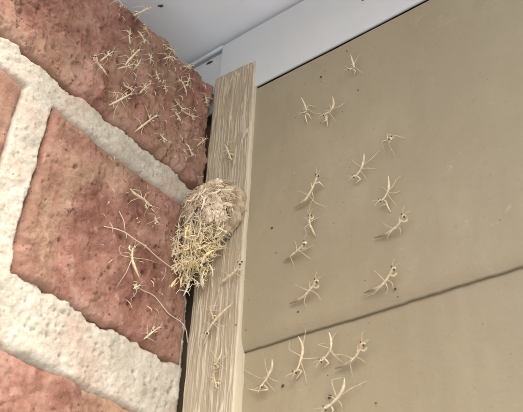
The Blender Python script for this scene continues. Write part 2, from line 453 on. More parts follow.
# ------------------------------------------------------------------ brick wall
wall = empty('brick_wall', (-20, -60, 0))
tag(wall, 'dusty red brick wall with pale ragged mortar left of the trim board', 'brick wall')
WO = np.array([-20, -60, 0])
PITS = [(-25.9, 111.3, .9), (-24.6, 113.3, .5), (-8.1, 116.8, .7), (-11.1, 109.9, .6), (-14.0, 106, .8), (-18.5, 135, .8), (-23, 123, 1.0), (-24.6, 126.8, .6), (-17.8, 128.3, .8), (-38.8, 154.8, .6),
        (-28, 155.2, .6), (-48, 193, 1.1), (-46.5, 192.4, .7), (-47.5, 209.7, .7), (-50.8, 211.6, .6), (-15.3, 141.4, .6), (-27.8, 141.7, .9), (-33, 130, .6), (-36, 118, .6), (-22, 147, .4)]
def brick(y0, y1, z0, z1, seed, step=0.42, crest=0.0, right_round=2.0, amp=1.0, ridges=0.15, flake=0.38):
    rnd = random.Random(seed)
    ny = int((y1 - y0) / step) + 1; nz = int((z1 - z0) / step) + 1
    s, q = np.meshgrid(np.linspace(0, 1, ny), np.linspace(0, 1, nz), indexing='ij')
    Y = y0 + s * (y1 - y0); Z = z0 + q * (z1 - z0)
    # ragged outline
    eb = 0.9 * fbm(Y / 7, Y * 0 + seed, seed + 1, 4); et = 0.9 * fbm(Y / 7, Y * 0 + seed, seed + 2, 4)
    if crest: et = et * 1.6 + crest * fbm(Y / 9, Y * 0 + 2.2, seed + 9, 4)
    er = 0.8 * fbm(Z / 8, Z * 0 + seed, seed + 3, 4); el = 0.8 * fbm(Z / 8, Z * 0 + seed, seed + 4, 4)
    Z = Z + eb * (1 - q) ** 6 + et * q ** 6
    Y = Y + er * s ** 10 + el * (1 - s) ** 10
    X = amp * (1.0 * fbm(Y / 24, Z / 24, seed + 5, 3) + 0.75 * fbm(Y / 6, Z / 7, seed + 6, 4) + 0.24 * fbm(Y / 1.6, Z / 1.6, seed + 7, 3) + 0.22 * np.maximum(0, fbm(Y / 0.9, Z / 0.9, seed + 17, 2)))
    X += amp * ridges * sstep(0.55, 0.8, vnoise(Y / 3.0 + Z / 14, Z / 5.5, seed + 12))           # smeared ridges
    fl = vnoise(Y / 6 + 0.35 * fbm(Y / 2, Z / 2, seed + 21, 3), Z / 8 + 0.35 * fbm(Y / 2, Z / 2, seed + 22, 3), seed + 23)
    X += flake * (sstep(.50, .53, fl) - 0.8 * sstep(.30, .27, fl)) + 0.5 * flake * sstep(.6, .63, vnoise(Y / 2.6, Z / 3.2, seed + 24))   # spalled flakes with crisp rims
    chips = np.maximum(0, vnoise(Y / 5, Z / 5, seed + 8) - 0.62) * 3.0
    d = np.minimum(np.minimum(Z - Z[:, :1], Z[:, -1:] - Z), np.minimum(Y - Y[:1], Y[-1:] - Y))
    rr = right_round + 1.2 * vnoise(Y / 6, Z / 6, seed + 10)
    k = np.clip(1 - d / rr, 0, 1)
    X -= rr * (1 - np.sqrt(np.maximum(1 - k * k, 0)))
    X -= chips * np.exp(-d / 3.0)
    plist = [p for p in PITS if y0 < p[0] < y1 and z0 < p[1] < z1]
    plist += [(rnd.uniform(y0, y1), rnd.uniform(z0, z1), rnd.choice([.3, .35, .45, .6])) for _ in range(int((y1 - y0) * (z1 - z0) / 95))]
    for py, pz, pr in plist:
        el_ = 0.7 + 0.6 * rnd.random()
        dd = ((Y - py) / el_) ** 2 + ((Z - pz) * el_) ** 2
        X -= 2.6 * pr * np.exp(-(dd / (pr * pr) * (1 + 0.8 * fbm(Y / 0.7, Z / 0.7, seed + 19, 2))) ** 2)
    X += np.random.RandomState(seed).normal(0, .05, X.shape) + 0.35 * (np.random.RandomState(seed + 1).random(X.shape) > .985) * np.random.RandomState(seed + 2).random(X.shape)
    P = np.pad(np.stack([X, Y, Z], -1), ((1, 1), (1, 1), (0, 0)), mode='edge')
    mask = np.zeros(P.shape[:2], bool); mask[0] = mask[-1] = True; mask[:, 0] = mask[:, -1] = True
    P[..., 0][mask] = -60
    return link('brick', grid_mesh('brick', P - WO), M_BRICK, wall)
brick(-122, -0.2, 168.9, 221.6, 101, crest=2.4, right_round=1.6, amp=1.15, ridges=0.45, flake=0.75)
brick(-66, -2.2, 101.0, 157.6, 202, right_round=1.8, amp=0.9)
brick(-270, -77, 100.4, 157.2, 303, step=1.0)
brick(-330, -133, 169, 222.0, 404, step=1.0, crest=2.0)
brick(-122, -1.5, 26, 82.0, 505, step=0.6)
brick(-330, -133, 26, 82.4, 606, step=1.0)
brick(-66, -4, -41, 15, 707, step=1.0)
brick(-270, -77, -41, 15, 808, step=1.0)
def mortar():
    ys = np.linspace(-280, -2.2, 420); ys = np.concatenate([np.linspace(-280, -105, 90)[:-1], np.linspace(-105, -0.3, 210)])
    zs = np.linspace(-40, 218, 500)
    Y, Z = np.meshgrid(ys, zs, indexing='ij')
    def band(c, hw, seed, wob=1.3):
        off = wob * fbm(Y / 9, Z * 0 + seed, seed, 4) + 1.5 * fbm(Y / 2.6, Z / 2.8, seed + 1, 3)
        return sstep(hw + 2.6, hw - 1.6, np.abs(Z - c - 0.5 * off) - 0.6 * off)
    def vband(c, hw, lo, hi, seed):
        off = 1.0 * fbm(Z / 8, Y * 0 + seed, seed, 4)
        return sstep(hw + 1.2, hw - 0.6, np.abs(Y - c - off)) * (Z > lo) * (Z < hi)
    m = np.maximum(band(163.1, 5.2, 31), band(91.4, 9.6, 37, 2.2))
    m = np.maximum(m, band(20.5, 5.0, 43))
    m = np.maximum(m, vband(-71.5, 5.0, 92, 162, 51)); m = np.maximum(m, vband(-127.5, 5.0, 163, 225, 53)); m = np.maximum(m, vband(-127.5, 5.0, 22, 90, 55))
    # smear climbing the right end of the middle brick
    sm = sstep(-9.5 + 0, -4.5, Y + 2.2 * fbm(Z / 9, Y / 6, 57, 3)) * sstep(152, 118, Z + 6 * fbm(Z / 10, Y / 5, 58, 3)) * (Z > 90)
    m = np.maximum(m, sm * 0.86)
    smear = sstep(0.55, 0.75, vnoise(Y / 5, Z / 4, 61)) * sstep(18, 8, np.abs(Z - 91.4)) * 0.55
    m = np.maximum(m, smear)
    X = -4.2 + 4.0 * m + 0.7 * fbm(Y / 8, Z / 6, 63, 4) + 0.34 * fbm(Y / 1.8, Z / 1.8, 64, 4)
    # tooled groove along the upper joint
    gz = 164.2 + 0.8 * fbm(Y / 10, Y * 0, 65, 2)
    X -= 1.3 * np.exp(-((Z - gz) / 0.9) ** 2) * sstep(-40, -34, Y) * sstep(-20, -25, Y)
    # rounded right end
    k = np.clip(1 - (-0.3 - Y) / 2.0, 0, 1); X -= 2.0 * (1 - np.sqrt(np.maximum(1 - k * k, 0)))
    rng = np.random.RandomState(4)
    for py, pz, pr in zip(rng.uniform(-60, -3, 26), rng.uniform(84, 99, 26), rng.uniform(.3, .7, 26)):
        X -= 1.8 * pr * np.exp(-(((Y - py) ** 2 + (Z - pz) ** 2) / pr ** 2) ** 1.3)
    X += rng.normal(0, .08, X.shape) + 0.5 * (rng.random(X.shape) > .975) * rng.random(X.shape) - 0.6 * (rng.random(X.shape) > .985) * rng.random(X.shape)
    P = np.pad(np.stack([X, Y, Z], -1), ((1, 1), (1, 1), (0, 0)), mode='edge')
    mask = np.zeros(P.shape[:2], bool); mask[0] = mask[-1] = True; mask[:, 0] = mask[:, -1] = True
    P[..., 0][mask] = -58
    return link('mortar', grid_mesh('mortar', P - WO), M_MORTAR, wall)
mortar()

# ------------------------------------------------------------------ mantis nymphs
NYMPHS = [
('S', [(64.34, -4.0, 196.53), (64.4, -3.0, 194.0), (64.29, -2.0, 192.08), (63.43, -2.2, 191.61)], (62.54, -2.3, 191.93), [[(64.59, -2.4, 193.46), (65.71, -2.2, 195.36), (66.16, -0.1, 198.95)]], [[(63.87, -2.0, 191.37), (64.33, -1.2, 190.85), (63.19, -0.3, 190.42)]], 0, 'small pale mantis nymph just under the white frieze, topmost on the tan siding'),
('S', [(44.51, -4.0, 187.8), (45.06, -3.0, 185.48), (45.4, -2.0, 182.83), (44.85, -2.2, 182.04)], (44.19, -2.3, 181.86), [], [[(45.06, -1.8, 181.78), (45.87, -1.2, 180.9), (46.19, -0.2, 179.45)], [(44.53, -1.6, 181.77), (44.53, -1.0, 179.95), (44.59, -0.2, 178.25)]], 0, 'pale nymph with dark head, left one of a pair on upper siding'),
('S', [(56.92, -4.0, 181.17), (56.8, -3.2, 178.27), (55.1, -2.2, 177.32), (53.24, -2.0, 177.02)], (52.13, -2.2, 176.7), [[(54.99, -2.0, 177.99), (58.41, -2.0, 177.44), (59.99, -0.1, 180.36)]], [[(52.91, -1.8, 176.59), (52.49, -1.2, 175.05), (50.63, -0.7, 175.33)], [(53.17, -1.6, 176.61), (52.61, -0.8, 174.41), (52.51, -0.1, 172.79)]], 0, 'pale nymph with curved abdomen, right one of a pair on upper siding'),
('S', [(72.09, -0.9, 155.59), (73.61, -1.6, 154.9), (75.07, -3.0, 153.52), (76.24, -4.6, 152.0)], (77.25, -6.0, 150.75), [], [], 1, 'nymph rearing out from the siding, dark head with long soft shadow'),
('S', [(67.19, -4.0, 151.63), (66.52, -3.2, 149.8), (65.09, -2.2, 148.09), (63.18, -2.0, 146.43)], (62.22, -2.2, 145.98), [[(65.17, -2.0, 148.58), (62.99, -2.2, 151.03), (60.49, -0.1, 155.3)], [(65.21, -2.0, 149.33), (68.63, -2.6, 149.59), (70.51, -0.1, 153.99)], [(64.69, -1.8, 148.17), (67.14, -2.0, 147.27), (69.07, -0.1, 147.29)]], [[(63.22, -1.8, 146.17), (64.13, -1.3, 144.95), (61.81, -0.7, 144.69)]], 0, 'pale nymph with spread legs, below the rearing one on the siding'),
('S', [(74.36, -4.0, 139.55), (74.07, -3.2, 137.32), (73.09, -2.2, 135.91), (71.51, -2.0, 134.06)], (70.37, -2.2, 133.53), [[(73.32, -2.0, 136.29), (74.95, -2.6, 136.61), (75.87, -1.9, 139.18), (77.13, -0.1, 141.28)], [(73.15, -1.8, 135.43), (74.68, -1.8, 134.75), (76.05, -0.1, 135.97)], [(72.81, -2.0, 135.8), (71.72, -1.8, 137.86), (69.95, -0.1, 140.32)]], [[(71.59, -1.8, 133.62), (72.18, -1.3, 132.45), (69.48, -0.7, 132.98)], [(71.78, -1.4, 132.73), (72.25, -0.8, 130.8), (72.43, -0.1, 129.95)]], 0, 'pale nymph head down at right of siding, one long leg bent upward'),
('S', [(67.0, -0.8, 123.0), (69.92, -1.0, 122.66), (72.72, -1.6, 122.64), (75.33, -2.4, 123.12), (76.63, -3.0, 123.9)], (77.75, -3.3, 124.59), [[(72.72, -1.6, 122.64), (71.98, -1.8, 121.49), (70.39, -0.1, 121.1)], [(74.82, -2.0, 123.23), (75.55, -1.6, 121.86), (74.53, -0.1, 121.16)], [(73.04, -1.6, 122.85), (71.84, -2.0, 124.42), (69.44, -0.1, 127.89)]], [], 1, 'nymph with pale head raised at upper right, dark tapering abdomen at lower left'),
('S', [(39.93, -0.8, 144.56), (42.07, -1.2, 145.15), (45.08, -1.8, 145.42), (47.51, -2.4, 147.46), (49.2, -3.0, 149.44)], (50.58, -3.4, 151.1), [[(47.37, -2.2, 147.26), (48.22, -2.4, 144.06), (46.41, -1.6, 142.67), (45.39, -0.1, 139.48)], [(45.58, -2.0, 145.84), (43.86, -2.2, 148.42), (40.51, -0.1, 151.46)], [(45.82, -1.8, 145.87), (48.71, -1.8, 142.32), (51.52, -0.1, 140.69)]], [[(48.57, -2.6, 149.2), (50.27, -2.4, 149.36), (50.89, -0.3, 148.51)]], 1, 'long thin nymph with round head up and pointed dark tail, centre of siding'),
('S', [(47.82, -0.6, 130.87), (47.0, -1.2, 133.37), (46.27, -1.7, 135.92), (46.66, -2.0, 137.24)], (46.97, -2.2, 138.11), [[(46.27, -1.7, 136.29), (44.72, -1.8, 138.53), (41.54, -0.1, 139.73)], [(46.45, -1.7, 136.21), (48.17, -1.6, 136.68), (49.34, -0.1, 138.04)], [(46.6, -1.4, 134.5), (44.68, -1.2, 135.02), (42.48, -0.1, 135.06)]], [], 2, 'faint slender nymph directly below the long thin nymph on the siding'),
('S', [(36.01, -0.6, 126.35), (38.83, -1.0, 126.89), (41.89, -1.8, 127.45), (43.9, -2.4, 127.95)], (45.68, -3.2, 128.06), [[(41.89, -1.8, 127.45), (41.51, -1.8, 130.09), (39.76, -0.1, 133.18)], [(42.25, -1.8, 127.67), (44.6, -1.6, 126.91), (46.77, -0.1, 129.06)]], [], 1, 'small nymph with dark wedge head and dark tail, left middle of siding'),
('S', [(38.52, -0.7, 111.17), (41.14, -1.0, 111.17), (44.14, -1.4, 111.47), (46.24, -2.0, 112.28), (47.98, -2.6, 113.02)], (49.55, -3.1, 113.86), [[(46.24, -2.0, 112.28), (43.04, -1.8, 114.74), (39.4, -0.1, 117.82)], [(46.74, -2.0, 112.43), (48.57, -1.5, 110.8), (49.12, -0.1, 109.07)], [(44.55, -1.5, 111.45), (44.22, -1.5, 109.63), (44.28, -0.1, 108.36)]], [], 1, 'nymph with big pale head, nearest above the lap edge in mid siding'),
('S', [(62.93, -0.7, 106.83), (65.54, -1.0, 106.75), (68.21, -1.5, 106.52), (70.35, -2.0, 107.53), (71.94, -2.6, 108.66)], (73.46, -3.1, 109.55), [[(69.92, -1.8, 107.32), (68.42, -2.0, 109.89), (65.43, -0.1, 113.82)], [(69.85, -1.7, 107.09), (70.54, -1.6, 105.1), (68.76, -0.1, 104.32)], [(67.91, -1.5, 106.47), (66.28, -1.4, 105.24), (62.22, -0.1, 105.97)], [(70.67, -2.0, 107.88), (71.91, -1.8, 106.35), (71.45, -0.1, 104.95)]], [], 1, 'nymph with dark eyed head raised, at right just above the lap edge'),
('L', [(33.72, -1.6, 94.95), (33.06, -0.6, 93.14), (31.18, 0.2, 91.26), (29.56, 0.4, 89.67)], (28.9, 0.2, 88.49), [[(31.01, 0.4, 91.97), (30.58, -0.2, 93.93), (29.64, 0.6, 96.62), (29.37, 2.3, 98.47)], [(30.54, 0.6, 91.28), (28.75, 0.7, 91.31), (26.3, 1.1, 92.66), (19.76, 2.3, 97.23)], [(30.72, 0.6, 91.23), (32.41, 0.9, 90.05), (33.43, 2.3, 89.9)]], [[(29.68, 0.5, 89.09), (31.04, 0.8, 87.57), (27.14, 1.2, 88.2), (23.03, 1.9, 90.01)]], 0, 'pale nymph beside the trim on lower board, foreleg stretched out flat'),
('L', [(42.33, -1.6, 99.54), (43.12, -0.8, 97.26), (42.75, 0.0, 95.01), (41.67, 0.4, 92.81), (40.87, 0.4, 90.97)], (40.27, 0.2, 89.88), [[(42.77, 0.2, 95.98), (43.36, -0.2, 98.65), (42.67, 2.3, 104.59)], [(41.98, 0.4, 95.09), (38.26, 0.0, 97.27), (36.92, 2.3, 101.54)], [(42.18, 0.6, 93.94), (44.32, 0.8, 93.31), (46.22, 2.3, 93.58)], [(41.69, 0.6, 93.18), (42.8, 0.9, 89.82), (42.66, 2.3, 86.68)]], [[(40.89, 0.6, 90.75), (41.85, 1.1, 90.42), (39.5, 1.7, 88.92)]], 0, 'pale nymph crossing the dark lap seam with raised hind legs'),
('L', [(52.3, -1.6, 97.89), (52.37, -0.8, 95.87), (51.66, 0.0, 93.79), (49.81, 0.4, 92.13)], (48.42, 0.2, 91.12), [[(51.26, 0.4, 94.35), (49.2, 0.2, 95.27), (47.43, 0.5, 96.48), (48.83, 2.3, 97.31)], [(51.72, 0.2, 95.02), (52.39, 0.2, 97.18), (52.39, 2.3, 99.76)], [(51.5, 0.5, 93.75), (52.45, 0.9, 92.22), (54.36, 2.3, 92.58)]], [[(49.52, 0.6, 91.72), (50.33, 1.1, 90.56), (48.46, 1.7, 90.0)]], 0, 'pale nymph under the lap seam, a bent leg folded out to its left'),
('L', [(51.92, 1.6, 88.79), (54.48, 1.4, 88.77), (57.28, 0.8, 89.2), (59.16, 0.2, 89.86), (60.76, -0.4, 91.15)], (61.99, -0.8, 92.05), [[(58.74, 0.4, 89.78), (60.01, 0.7, 89.15), (60.79, 2.3, 88.35)], [(57.64, 0.7, 89.35), (55.9, 0.7, 90.93), (53.13, 2.3, 92.76)]], [], 1, 'nymph with white tipped head up, rightmost on the lower siding board'),
('L', [(56.62, -1.6, 83.74), (55.76, -0.8, 81.83), (53.89, 0.0, 80.16), (51.82, 0.4, 79.05), (50.77, 0.4, 78.49)], (49.54, 0.2, 77.76), [[(53.35, 0.4, 80.43), (52.3, -0.2, 82.88), (51.55, 0.6, 85.28), (53.83, 2.3, 86.07)], [(54.24, 0.4, 80.5), (57.03, 0.2, 81.37), (60.81, 2.3, 83.41)], [(53.5, 0.6, 79.67), (53.86, 0.9, 78.38), (53.53, 2.3, 76.84)], [(52.98, 0.5, 80.02), (51.14, 0.6, 80.75), (48.26, 2.3, 82.44)]], [[(51.08, 0.6, 78.35), (51.28, 1.2, 77.47), (49.85, 2.0, 76.47)]], 0, 'pale nymph lowest on the siding, standing at the bottom edge of the photo'),
('T', [(10.79, -3.0, 184.28), (12.45, -3.3, 180.87), (13.75, -3.5, 177.75)], (15.02, -3.7, 174.93), [[(13.03, -3.3, 179.18), (10.56, -2.9, 177.88), (7.53, -1.6, 179.56)], [(13.27, -3.3, 179.06), (14.65, -3.1, 179.46), (15.27, -1.6, 179.3)]], [], 2, 'thin nymph climbing the trim board above the egg case'),
('T', [(12.63, -2.3, 125.68), (16.16, -3.0, 125.94), (19.26, -3.5, 126.6), (21.07, -3.9, 127.56)], (22.47, -4.3, 128.66), [[(18.33, -3.3, 126.48), (17.46, -3.0, 124.42), (17.24, -1.6, 123.06)], [(17.49, -3.2, 126.1), (15.21, -3.1, 128.76), (11.78, -1.6, 131.12)]], [], 0, 'nymph beside the egg case reaching for the trim board right edge'),
('T', [(20.16, -4.5, 114.78), (17.25, -4.1, 113.84), (14.34, -3.7, 112.54), (12.04, -3.5, 110.63), (11.17, -3.5, 109.54)], (10.61, -3.7, 108.28), [[(16.9, -3.7, 114.14), (18.55, -3.5, 115.42), (19.17, -1.6, 117.87)], [(12.31, -3.4, 110.93), (9.94, -3.1, 112.61), (6.77, -1.6, 113.89)], [(13.01, -3.4, 111.73), (14.64, -3.2, 109.0), (12.32, -1.6, 107.39)]], [[(11.26, -3.3, 108.93), (9.76, -2.7, 107.3), (7.93, -1.7, 105.59)]], 0, 'long pale nymph lying diagonally on the trim board below the egg case'),
('T', [(17.83, -4.5, 101.69), (17.13, -3.9, 99.92), (15.98, -3.5, 98.66), (15.33, -3.5, 97.74)], (14.87, -3.7, 96.84), [[(15.56, -3.4, 98.35), (13.45, -3.7, 101.63), (9.8, -1.6, 105.45)], [(15.99, -3.3, 98.9), (17.94, -3.0, 99.14), (18.11, -1.6, 101.58)]], [[(15.0, -3.3, 97.44), (15.78, -2.8, 96.66), (12.54, -2.0, 96.4)]], 0, 'small pale nymph just below the diagonal one on the trim board'),
('T', [(9.84, -2.5, 118.63), (11.17, -3.1, 116.19), (12.13, -3.3, 114.08)], (13.11, -3.6, 112.45), [[(11.2, -3.1, 115.83), (9.37, -3.0, 117.49), (6.69, -1.6, 120.4)]], [], 2, 'small faint nymph between the diagonal nymph and the brick on the trim board'),
('T', [(13.22, -2.5, 95.56), (14.46, -3.1, 93.48), (15.35, -3.3, 91.67)], (16.29, -3.6, 89.98), [[(14.71, -3.1, 92.81), (16.65, -3.0, 92.68), (17.04, -1.6, 91.92)]], [], 2, 'faint nymph lowest of all on the trim board'),
('B', [(3.5, -57.21, 216.33), (3.0, -54.73, 216.07), (2.5, -53.1, 216.5)], (2.7, -52.08, 215.79), [[(2.5, -54.29, 216.35), (2.3, -52.21, 219.21), (0.6, -49.15, 222.54)]], [], 0, 'pale nymph topmost on the brick wall, cut by the photo edge'),
('B', [(3.5, -40.56, 227.08), (3.1, -42.71, 223.75), (2.7, -44.75, 220.23)], (2.9, -46.86, 216.8), [[(2.5, -44.13, 220.78), (2.1, -45.11, 217.33), (0.6, -44.91, 216.4)], [(2.5, -43.34, 222.14), (2.5, -40.07, 224.34), (0.6, -35.45, 228.07)]], [], 0, 'bright pale nymph standing out at the crest of the brick against the soffit'),
('B', [(1.4, -38.39, 214.12), (2.5, -39.9, 214.61), (3.5, -41.6, 214.43)], (4.1, -42.88, 214.64), [[(2.5, -40.2, 214.85), (2.3, -42.27, 211.91), (0.6, -42.25, 210.42)], [(2.5, -39.98, 215.07), (2.3, -37.8, 215.7), (0.6, -35.47, 215.81)]], [], 1, 'rearing nymph with dark eyes near the brick crest'),
('B', [(3.5, -47.17, 190.37), (3.1, -45.35, 195.19), (2.7, -43.24, 200.22)], (2.9, -42.32, 202.61), [[(2.5, -44.56, 196.78), (2.3, -43.1, 195.26), (0.6, -41.7, 194.59)], [(2.5, -43.9, 198.38), (2.5, -45.22, 200.18), (0.6, -45.44, 203.75)]], [], 0, 'stout pale nymph on the top brick, pointing up toward the crest'),
('B', [(1.5, -41.95, 193.58), (2.0, -41.25, 196.11), (2.5, -40.87, 197.88)], (2.7, -40.68, 199.18), [[(2.1, -41.2, 196.59), (2.0, -43.4, 195.92), (0.6, -43.02, 198.88)]], [], 2, 'thin nymph right under the stout one on the top brick'),
('B', [(3.5, -50.1, 169.57), (3.1, -47.07, 173.81), (2.7, -44.36, 178.05), (2.5, -42.9, 180.3)], (2.7, -41.85, 181.75), [[(2.5, -45.85, 175.14), (2.3, -46.56, 170.9), (0.6, -45.18, 168.12)], [(2.5, -45.5, 175.65), (2.3, -43.16, 175.2), (0.6, -40.21, 176.02)], [(2.5, -47.8, 173.77), (2.5, -47.52, 176.69), (0.6, -47.28, 180.26)]], [], 0, 'long legged pale nymph on the top brick just above the mortar'),
('B', [(3.0, -37.66, 168.07), (2.9, -35.46, 171.78), (2.7, -32.76, 176.44), (2.5, -31.09, 179.23)], (2.7, -29.92, 181.2), [[(2.5, -34.68, 172.37), (2.3, -34.49, 169.96), (0.6, -30.79, 171.17)], [(2.5, -31.7, 178.52), (2.5, -33.85, 180.98), (0.6, -34.53, 185.0)], [(2.5, -35.47, 171.54), (2.4, -36.38, 174.46), (0.6, -38.77, 175.81)], [(2.4, -31.76, 178.07), (2.1, -29.35, 177.35), (0.6, -28.07, 176.38)]], [], 0, 'pale nymph stepping up from the mortar joint onto the top brick'),
('B', [(3.5, -36.06, 145.5), (3.1, -33.41, 145.26), (2.7, -29.56, 145.95), (2.5, -27.34, 146.07)], (2.7, -25.81, 145.29), [[(2.5, -31.52, 145.57), (2.3, -33.83, 142.62), (0.6, -33.69, 141.89)], [(2.5, -28.92, 146.05), (2.3, -28.32, 148.9), (0.6, -24.52, 153.34)]], [], 0, 'stout pale nymph below the mortar joint on the middle brick'),
('B', [(2.5, -25.91, 119.09), (2.7, -28.4, 121.16), (2.7, -30.11, 123.54), (2.9, -30.56, 125.87)], (3.1, -30.44, 127.46), [[(2.5, -30.41, 123.98), (2.7, -34.03, 122.44), (2.7, -35.48, 123.54), (2.3, -34.88, 125.6), (0.6, -30.33, 127.03)], [(2.5, -30.0, 124.03), (2.7, -24.24, 126.4), (0.6, -16.73, 129.59)], [(2.5, -30.04, 123.13), (2.3, -31.13, 118.14), (0.6, -32.42, 113.02)]], [], 0, 'nymph with very long looping legs on the middle brick'),
('B', [(1.5, -20.01, 101.9), (2.1, -18.69, 103.75), (2.5, -16.96, 105.92)], (2.7, -15.6, 107.45), [[(2.1, -19.02, 103.28), (2.3, -19.92, 104.75), (0.6, -18.32, 108.25)], [(2.2, -18.11, 104.62), (2.3, -17.74, 106.7), (0.6, -15.24, 110.32)], [(1.9, -19.5, 102.49), (1.9, -17.07, 102.91), (0.6, -13.69, 103.77)]], [], 2, 'nymph with star like legs low on the middle brick, above the mortar'),
('B', [(1.4, -32.2, 201.98), (2.5, -32.07, 199.4), (3.5, -32.12, 197.25)], (4.5, -32.0, 195.27), [], [], 2, 'short pale nymph seen end on, centre of the top brick'),
('B', [(1.4, -27.19, 199.21), (2.5, -27.55, 197.25), (3.5, -27.97, 195.32)], (4.5, -28.35, 193.43), [], [], 2, 'tiny pale nymph right of centre on the top brick'),
('B', [(1.4, -20.72, 191.85), (2.5, -20.05, 189.82), (3.5, -19.54, 187.75)], (4.5, -19.08, 185.89), [], [], 2, 'bright dash shaped nymph low on the top brick, nearest the trim'),
('B', [(1.4, -26.03, 176.82), (2.5, -25.47, 175.3), (3.1, -24.48, 174.38)], (3.7, -23.52, 173.65), [], [], 2, 'nymph lying against the upper lip of the mortar joint'),
('B', [(1.4, -22.76, 143.68), (2.5, -22.98, 142.12), (3.1, -22.76, 141.05)], (3.5, -22.38, 140.34), [], [], 2, 'tiny pale nymph on the middle brick left of the egg case'),
('B', [(2.5, -24.31, 217.93), (2.7, -27.14, 216.83), (2.7, -29.24, 216.24)], (2.9, -31.48, 215.36), [[(2.5, -26.96, 217.12), (2.3, -27.85, 213.72), (0.6, -28.51, 212.59)], [(2.5, -25.92, 217.54), (2.3, -24.0, 221.11), (0.6, -19.35, 225.98)]], [], 2, 'nymph on the ragged brick crest, right part'),
('B', [(2.5, -30.54, 209.02), (2.7, -28.49, 211.55), (2.7, -26.14, 213.95)], (2.9, -24.65, 213.57), [[(2.5, -28.27, 211.6), (2.3, -28.67, 208.72), (0.6, -28.83, 208.05)]], [], 2, 'nymph just under the ragged brick crest'),
('B', [(1.4, -26.76, 115.27), (2.1, -26.34, 115.83)], (2.7, -25.66, 116.65), [[(2.0, -26.27, 116.0), (1.9, -27.5, 116.42), (0.6, -27.0, 116.43)]], [], 2, 'tiny nymph at the upper end of the curly silk thread'),
('B', [(1.4, -15.14, 214.3), (2.3, -16.32, 211.13), (2.9, -17.2, 208.42)], (3.5, -18.07, 205.74), [], [], 2, 'tiny nymph on the chipped upper right corner of the top brick'),
('B', [(1.4, -6.02, 211.8), (2.3, -6.2, 209.27), (2.7, -5.97, 207.37)], (3.1, -5.84, 205.68), [], [], 2, 'tiny nymph on the brick edge beside the top of the trim'),
]
THREADS = [
([(0.9, -40.98, 129.34), (1.0, -38.09, 130.48), (1.5, -35.79, 130.92), (1.7, -33.14, 131.31), (2.0, -29.96, 130.86), (2.0, -25.21, 131.01), (1.7, -19.88, 130.42), (1.5, -15.53, 130.28), (1.5, -10.35, 130.08)], 0.17, 'long pale silk thread slanting down across the middle brick'),
([(0.8, -36.49, 137.78), (1.5, -35.79, 136.06), (1.7, -34.61, 134.47), (1.5, -33.48, 131.92)], 0.12, 'short curved silk thread joining the long one'),
([(1.5, -25.51, 116.89), (1.5, -23.34, 116.62), (1.4, -20.75, 117.09), (1.5, -18.25, 117.09), (1.4, -14.88, 116.02), (1.5, -11.6, 114.45), (1.5, -8.39, 114.23), (1.5, -5.62, 114.13), (1.3, -2.85, 112.69), (1.1, -1.38, 108.94)], 0.14, 'curly silk thread hanging from the egg case foot toward the mortar'),
]
SPECKS = [
('S', (31.03, 0.0, 141.15), 0.45),
('S', (32.87, 0.0, 131.07), 0.22),
('S', (50.08, 0.0, 197.62), 0.42),
('S', (64.2, 0.0, 183.06), 0.25),
('S', (41.17, 0.0, 108.09), 0.3),
('S', (22.72, 0.0, 107.76), 0.22),
('S', (71.73, 0.0, 105.51), 0.5),
('S', (72.4, 0.0, 102.9), 0.25),
('S', (60.8, -0.0, 203.99), 0.25),
('L', (34.74, 2.4, 88.32), 0.5),
('L', (49.71, 2.4, 81.73), 0.55),
('L', (62.96, 2.4, 77.15), 0.3),
('F', (68.72, -0.9, 224.72), 0.5),
('S', (23.27, 0.0, 117.68), 0.2),
('S', (19.61, 0.0, 146.48), 0.2),
('S', (72.1, 0.0, 153.28), 0.2),
('T', (20.91, -1.5, 131.29), 0.45),
('T', (20.05, -1.5, 109.51), 0.3),
]
NORMAL = {'S': Vector((0, -1, 0)), 'L': Vector((0, -1, 0)), 'T': Vector((0, -1, 0)), 'B': Vector((1, 0, 0))}
LEVEL = {'S': (1, 0.0), 'L': (1, 2.4), 'T': (1, -1.65), 'B': (0, 0.5)}
def unit_ball(r=1.0, nu=10, nv=7):
    b = MB(); b.ball((0, 0, 0), [(r, 0, 0), (0, r, 0), (0, 0, r)], nu=nu, nv=nv)
    me = mesh_from('eye', b.V, b.F); me.materials.append(M_EYE); return me
EYE = unit_ball(0.31)
def head_shape(d):
    x, y, z = d                    # x side, y forward, z up (crown)
    k = 0.5 + 0.5 * z
    return np.array([x * (0.42 + 0.62 * k), y * (0.75 + 0.25 * k), z])
